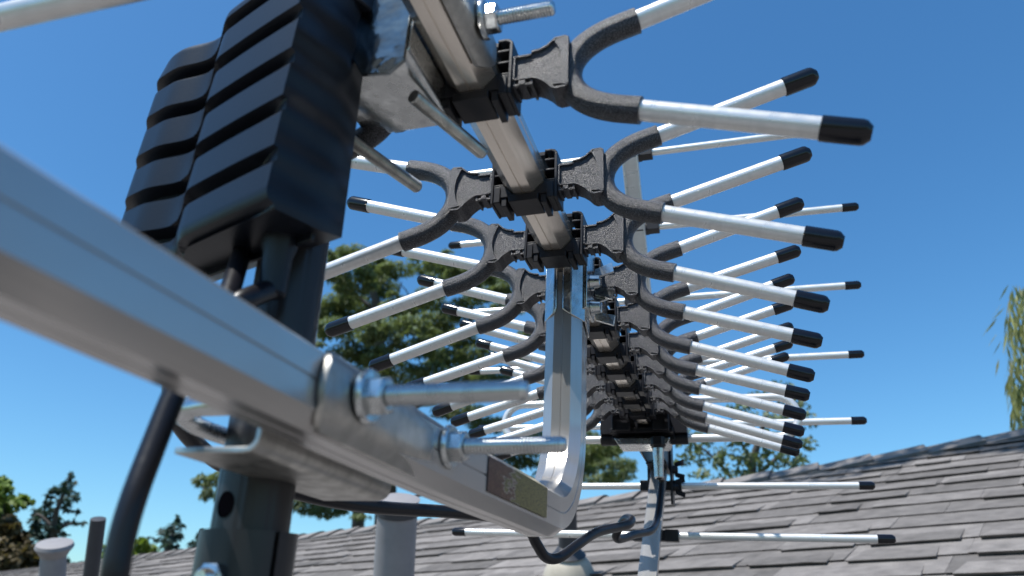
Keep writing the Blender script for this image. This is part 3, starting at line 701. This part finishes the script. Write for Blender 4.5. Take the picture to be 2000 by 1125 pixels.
bz([(748, 800), (680, 750), (610, 780)], .07); bz([(755, 960), (620, 930), (470, 930), (395, 955)], .08); bz([(738, 610), (690, 570), (650, 510)], .05)
bz([(742, 690), (770, 600), (785, 550)], .05); bz([(745, 720), (830, 680), (920, 660)], .05)
bz([(770, 1000), (860, 940, .3), (960, 900, .4), (1020, 870, .5)], .06); bz([(745, 760), (800, 600), (775, 545)], .035)
tree('cedar_tree', 'big drooping dark green cedar behind the antenna rods', tx, br, pads, ced, 7000, .13, 5, droop=.8, asp=.13, sub=5)
# second trunk of the same grove, left of the grey pipe
tree('bare_pine_tree', 'slim pine trunk with thin crown behind the grey vent pipe', [(pp(690, 1300, 3), .22), (pp(700, 1000, 3), .17), (pp(712, 800, 3), .12), (pp(722, 640, 3), .05)], [([pp(702, 950, 3), pp(760, 900, 3), pp(830, 905, 3)], .05), ([pp(705, 900, 3), pp(650, 860, 3), pp(600, 870, 3)], .05)],
     [(pp(x, y, 3+rt.uniform(-1, 1)), rx*K, ry*K) for x, y, rx, ry in [(660, 870, 40, 10), (610, 900, 30, 10), (730, 880, 40, 10), (800, 905, 40, 10), (700, 830, 40, 12), (720, 660, 34, 12), (690, 740, 50, 14)]], ced, 4000, .13, 8, droop=.8, asp=.13, sub=3)
# airy broadleaf tree right of the housing
DZ = 14.0; K = DZ/F_PX
brd = leafmat('broadleaf_leaves', (.12, .15, .085), (.07, .10, .06))
pads = [(pp(x, y, rt.uniform(-1.2, 1.2)), rx*K, ry*K) for x, y, rx, ry in [(1520, 760, 34, 16), (1480, 775, 30, 14), (1550, 790, 34, 18), (1440, 800, 30, 14), (1490, 815, 40, 16), (1575, 820, 26, 20), (1420, 840, 36, 16), (1470, 855, 40, 14), (1530, 860, 40, 18), (1580, 865, 18, 16),
        (1350, 850, 24, 12), (1370, 885, 40, 20), (1440, 895, 44, 18), (1500, 900, 44, 18), (1550, 900, 34, 16), (1330, 900, 20, 14), (1400, 925, 50, 10), (1480, 930, 40, 10), (1340, 870, 20, 10), (1380, 860, 22, 10), (1300, 920, 24, 10)]]
tree('broadleaf_tree', 'airy grey green broadleaf tree above the roof between the housing and the hip', [(pp(1470, 1200), .16), (pp(1465, 1000), .12), (pp(1470, 900), .08), (pp(1500, 800), .03)],
     [([pp(1466, 980), pp(1400, 900), pp(1350, 860)], .05), ([pp(1466, 940), pp(1530, 880), pp(1570, 820)], .05), ([pp(1468, 900), pp(1440, 850), pp(1430, 810)], .04)], pads, brd, 1500, .095, 15, droop=.8, flat=.9, asp=.38, sub=2)
# far left group
DZ = 30.0; K = DZ/F_PX
con = leafmat('dark_conifer_needles', (.035, .065, .055), (.02, .042, .04))
PADS = [(138, 932, 7, 10), (128, 950, 14, 10), (110, 958, 16, 8), (140, 965, 12, 8), (98, 968, 10, 10), (125, 978, 20, 7), (148, 974, 8, 5), (92, 985, 12, 8), (130, 992, 10, 8), (80, 1000, 22, 10), (100, 1012, 22, 10), (148, 1000, 12, 4), (68, 1020, 14, 10), (95, 1030, 24, 10),
        (130, 1022, 14, 4), (158, 1022, 14, 4), (100, 1050, 14, 12), (75, 1045, 12, 10), (122, 1045, 10, 5), (95, 1075, 16, 12), (128, 1060, 6, 8), (130, 1095, 8, 6)]
tree('conifer_tree', 'ragged dark conifer leaning above the flared vent pipe', [(pp(88, 1250), .3), (pp(95, 1080), .14), (pp(110, 1000), .1), (pp(138, 925), .03)], [([pp(98, 1050), pp(130, 1025), pp(170, 1022)], .1), ([pp(102, 1030), pp(75, 1005), pp(60, 1018)], .1)],
     [(pp(x, y, rt.uniform(-1, 1)), rx*K, ry*K) for x, y, rx, ry in PADS], con, 900, .24, 25, droop=.5, sub=2)
lime = leafmat('fresh_green_leaves', (.16, .22, .04), (.09, .14, .03))
tree('bushy_tree', 'bright green bushy tree at the left edge', [(pp(-20, 1250), .4), (pp(-10, 1080), .3), (pp(5, 980), .1)], [], [(pp(x, y, rt.uniform(-1, 1)), rx*K, ry*K) for x, y, rx, ry in [(5, 960, 20, 16), (-20, 950, 30, 20), (15, 985, 34, 16), (40, 978, 14, 12), (5, 1010, 16, 20), (-30, 1000, 30, 30)]], lime, 900, .24, 35, droop=.9, flat=.9, asp=.4, sub=3)
brn = leafmat('rusty_brown_leaves', (.10, .075, .035), (.06, .05, .025))
tree('brown_tree', 'rounded brownish tree at the lower left corner', [(pp(10, 1300), .4), (pp(15, 1120), .3), (pp(20, 1060), .1)], [], [(pp(x, y, rt.uniform(-2, 0)), rx*K, ry*K) for x, y, rx, ry in [(15, 1030, 26, 18), (5, 1060, 34, 24), (40, 1060, 26, 22), (30, 1090, 50, 24), (60, 1095, 16, 20), (-20, 1080, 40, 40), (45, 1120, 40, 20)]], brn, 900, .24, 36, droop=.9, flat=.9, asp=.4, sub=3)
tree('conifer_tree', 'small windswept conifer on the horizon right of the thick cable', [(pp(325, 1200), .2), (pp(328, 1080), .1), (pp(345, 1010), .03)], [], [(pp(x, y, rt.uniform(-1, 1)), rx*K, ry*K) for x, y, rx, ry in [(347, 1018, 6, 8), (340, 1030, 16, 8), (325, 1040, 20, 7), (345, 1045, 16, 8), (325, 1056, 24, 8), (330, 1070, 20, 8)]], con, 1200, .22, 45, droop=.5, sub=2)
tree('conifer_tree', 'dark conifer tip just left of the mast', [(pp(390, 1200), .2), (pp(385, 1080), .1), (pp(393, 1035), .03)], [], [(pp(x, y, rt.uniform(-1, 1)), rx*K, ry*K) for x, y, rx, ry in [(393, 1040, 4, 8), (388, 1052, 10, 8), (382, 1065, 16, 8)]], con, 1200, .22, 46, droop=.5, sub=2)
tree('bushy_tree', 'lime green treetop on the horizon between black pipe and mast', [(pp(270, 1250), .3), (pp(270, 1100), .2), (pp(268, 1070), .05)], [], [(pp(x, y, rt.uniform(-1, 1)), rx*K, ry*K) for x, y, rx, ry in [(275, 1062, 16, 9), (290, 1070, 16, 8), (262, 1076, 14, 10), (205, 1075, 10, 10), (212, 1092, 16, 10), (250, 1085, 30, 8), (300, 1078, 14, 6)]], lime, 1200, .22, 47, droop=.9, flat=.9, asp=.4, sub=2)
# hanging weeping branches at the right edge, near
DZ = 3.2; K = DZ/F_PX
wil = leafmat('weeping_leaves', (.22, .23, .09), (.10, .12, .04), .5)
rw = random.Random(77); base = px(2200, 1250, 3.2); wt = empty('weeping_tree', Matrix.Translation(base), 'weeping tree with hanging narrow leaves at the right edge', 'tree')
bc = (RM @ Vector((0, 3.4, 0)))+sun_dir*3.8
MB().tube([px(2150, 520, 3.2)-base, px(2350, -100, 3.4)-base, px(2100, -900, 3.6)-base, bc-base, bc-base+RC*-.9], [.03, .03, .022, .014, .006], 8).build('shade_bough', M['bark'], wt, smooth=50)  # unseen bough added to carry the leaves that shade the ridge
MB().tube([px(2200, 1250, 3.2)-base, px(2210, 800, 3.3)-base, px(2150, 520, 3.2)-base, px(2060, 480, 3.1)-base], [.07, .06, .04, .02], 10).build('trunk', M['bark'], wt, smooth=50)
m = MB()
def leaf(q, d, L, w_):
    w = d.cross(Vector((rw.uniform(-1, 1), rw.uniform(-1, 1), rw.uniform(-1, 1)))).normalized()*w_; o = len(m.v)
    m.v.extend([q, q+d*L*.4+w, q+d*L, q+d*L*.4-w]); m.f.append([o, o+1, o+2, o+3])
dn = Vector((0, 0, -1))
for k in range(1500):
    x = rw.uniform(1964, 2130); y = 555+rw.random()*290; lo = 1966+max(0, abs(y-690)-70)*.16
    if x < lo: continue
    q = px(x, y, 3.1+rw.uniform(-.1, .2))-base; leaf(q, (dn+Vector((rw.uniform(-.45, .25), rw.uniform(-.3, .3), 0))).normalized(), rw.uniform(.06, .13), .0055)
for (x, y, dx, L) in [(1972, 555, -.8, .10), (1960, 590, -.9, .11), (1950, 620, -.95, .10), (1938, 632, -.9, .09), (1950, 650, -.9, .09), (1958, 665, -.8, .09), (1953, 700, -.45, .09), (1965, 725, -.35, .09), (1975, 760, .1, .12), (1985, 780, .15, .12), (1965, 600, -1.2, .1), (1970, 640, -.5, .1)]:
    q = px(x-2, y, 3.1)-base; leaf(q, (dn+Vector((dx, 0, 0))).normalized(), L, .0045)
for k in range(6000):  # unseen leaves added up-sun, spread to cast shade along the ridge
    uu = rw.uniform(-1.15, .9); vv = ridge_v(uu)+rw.uniform(-.30, .35)+.10*math.sin(uu*9)
    if uu < -.75 and rw.random() < .5: continue
    q = (RM @ Vector((uu, vv, 0)))+sun_dir*rw.uniform(3.6, 4.0)-base; leaf(q, (dn+Vector((rw.uniform(-.8, .8), rw.uniform(-.8, .8), 0))).normalized(), rw.uniform(.06, .12), .014)
m.build('crown', wil, wt, smooth=None)
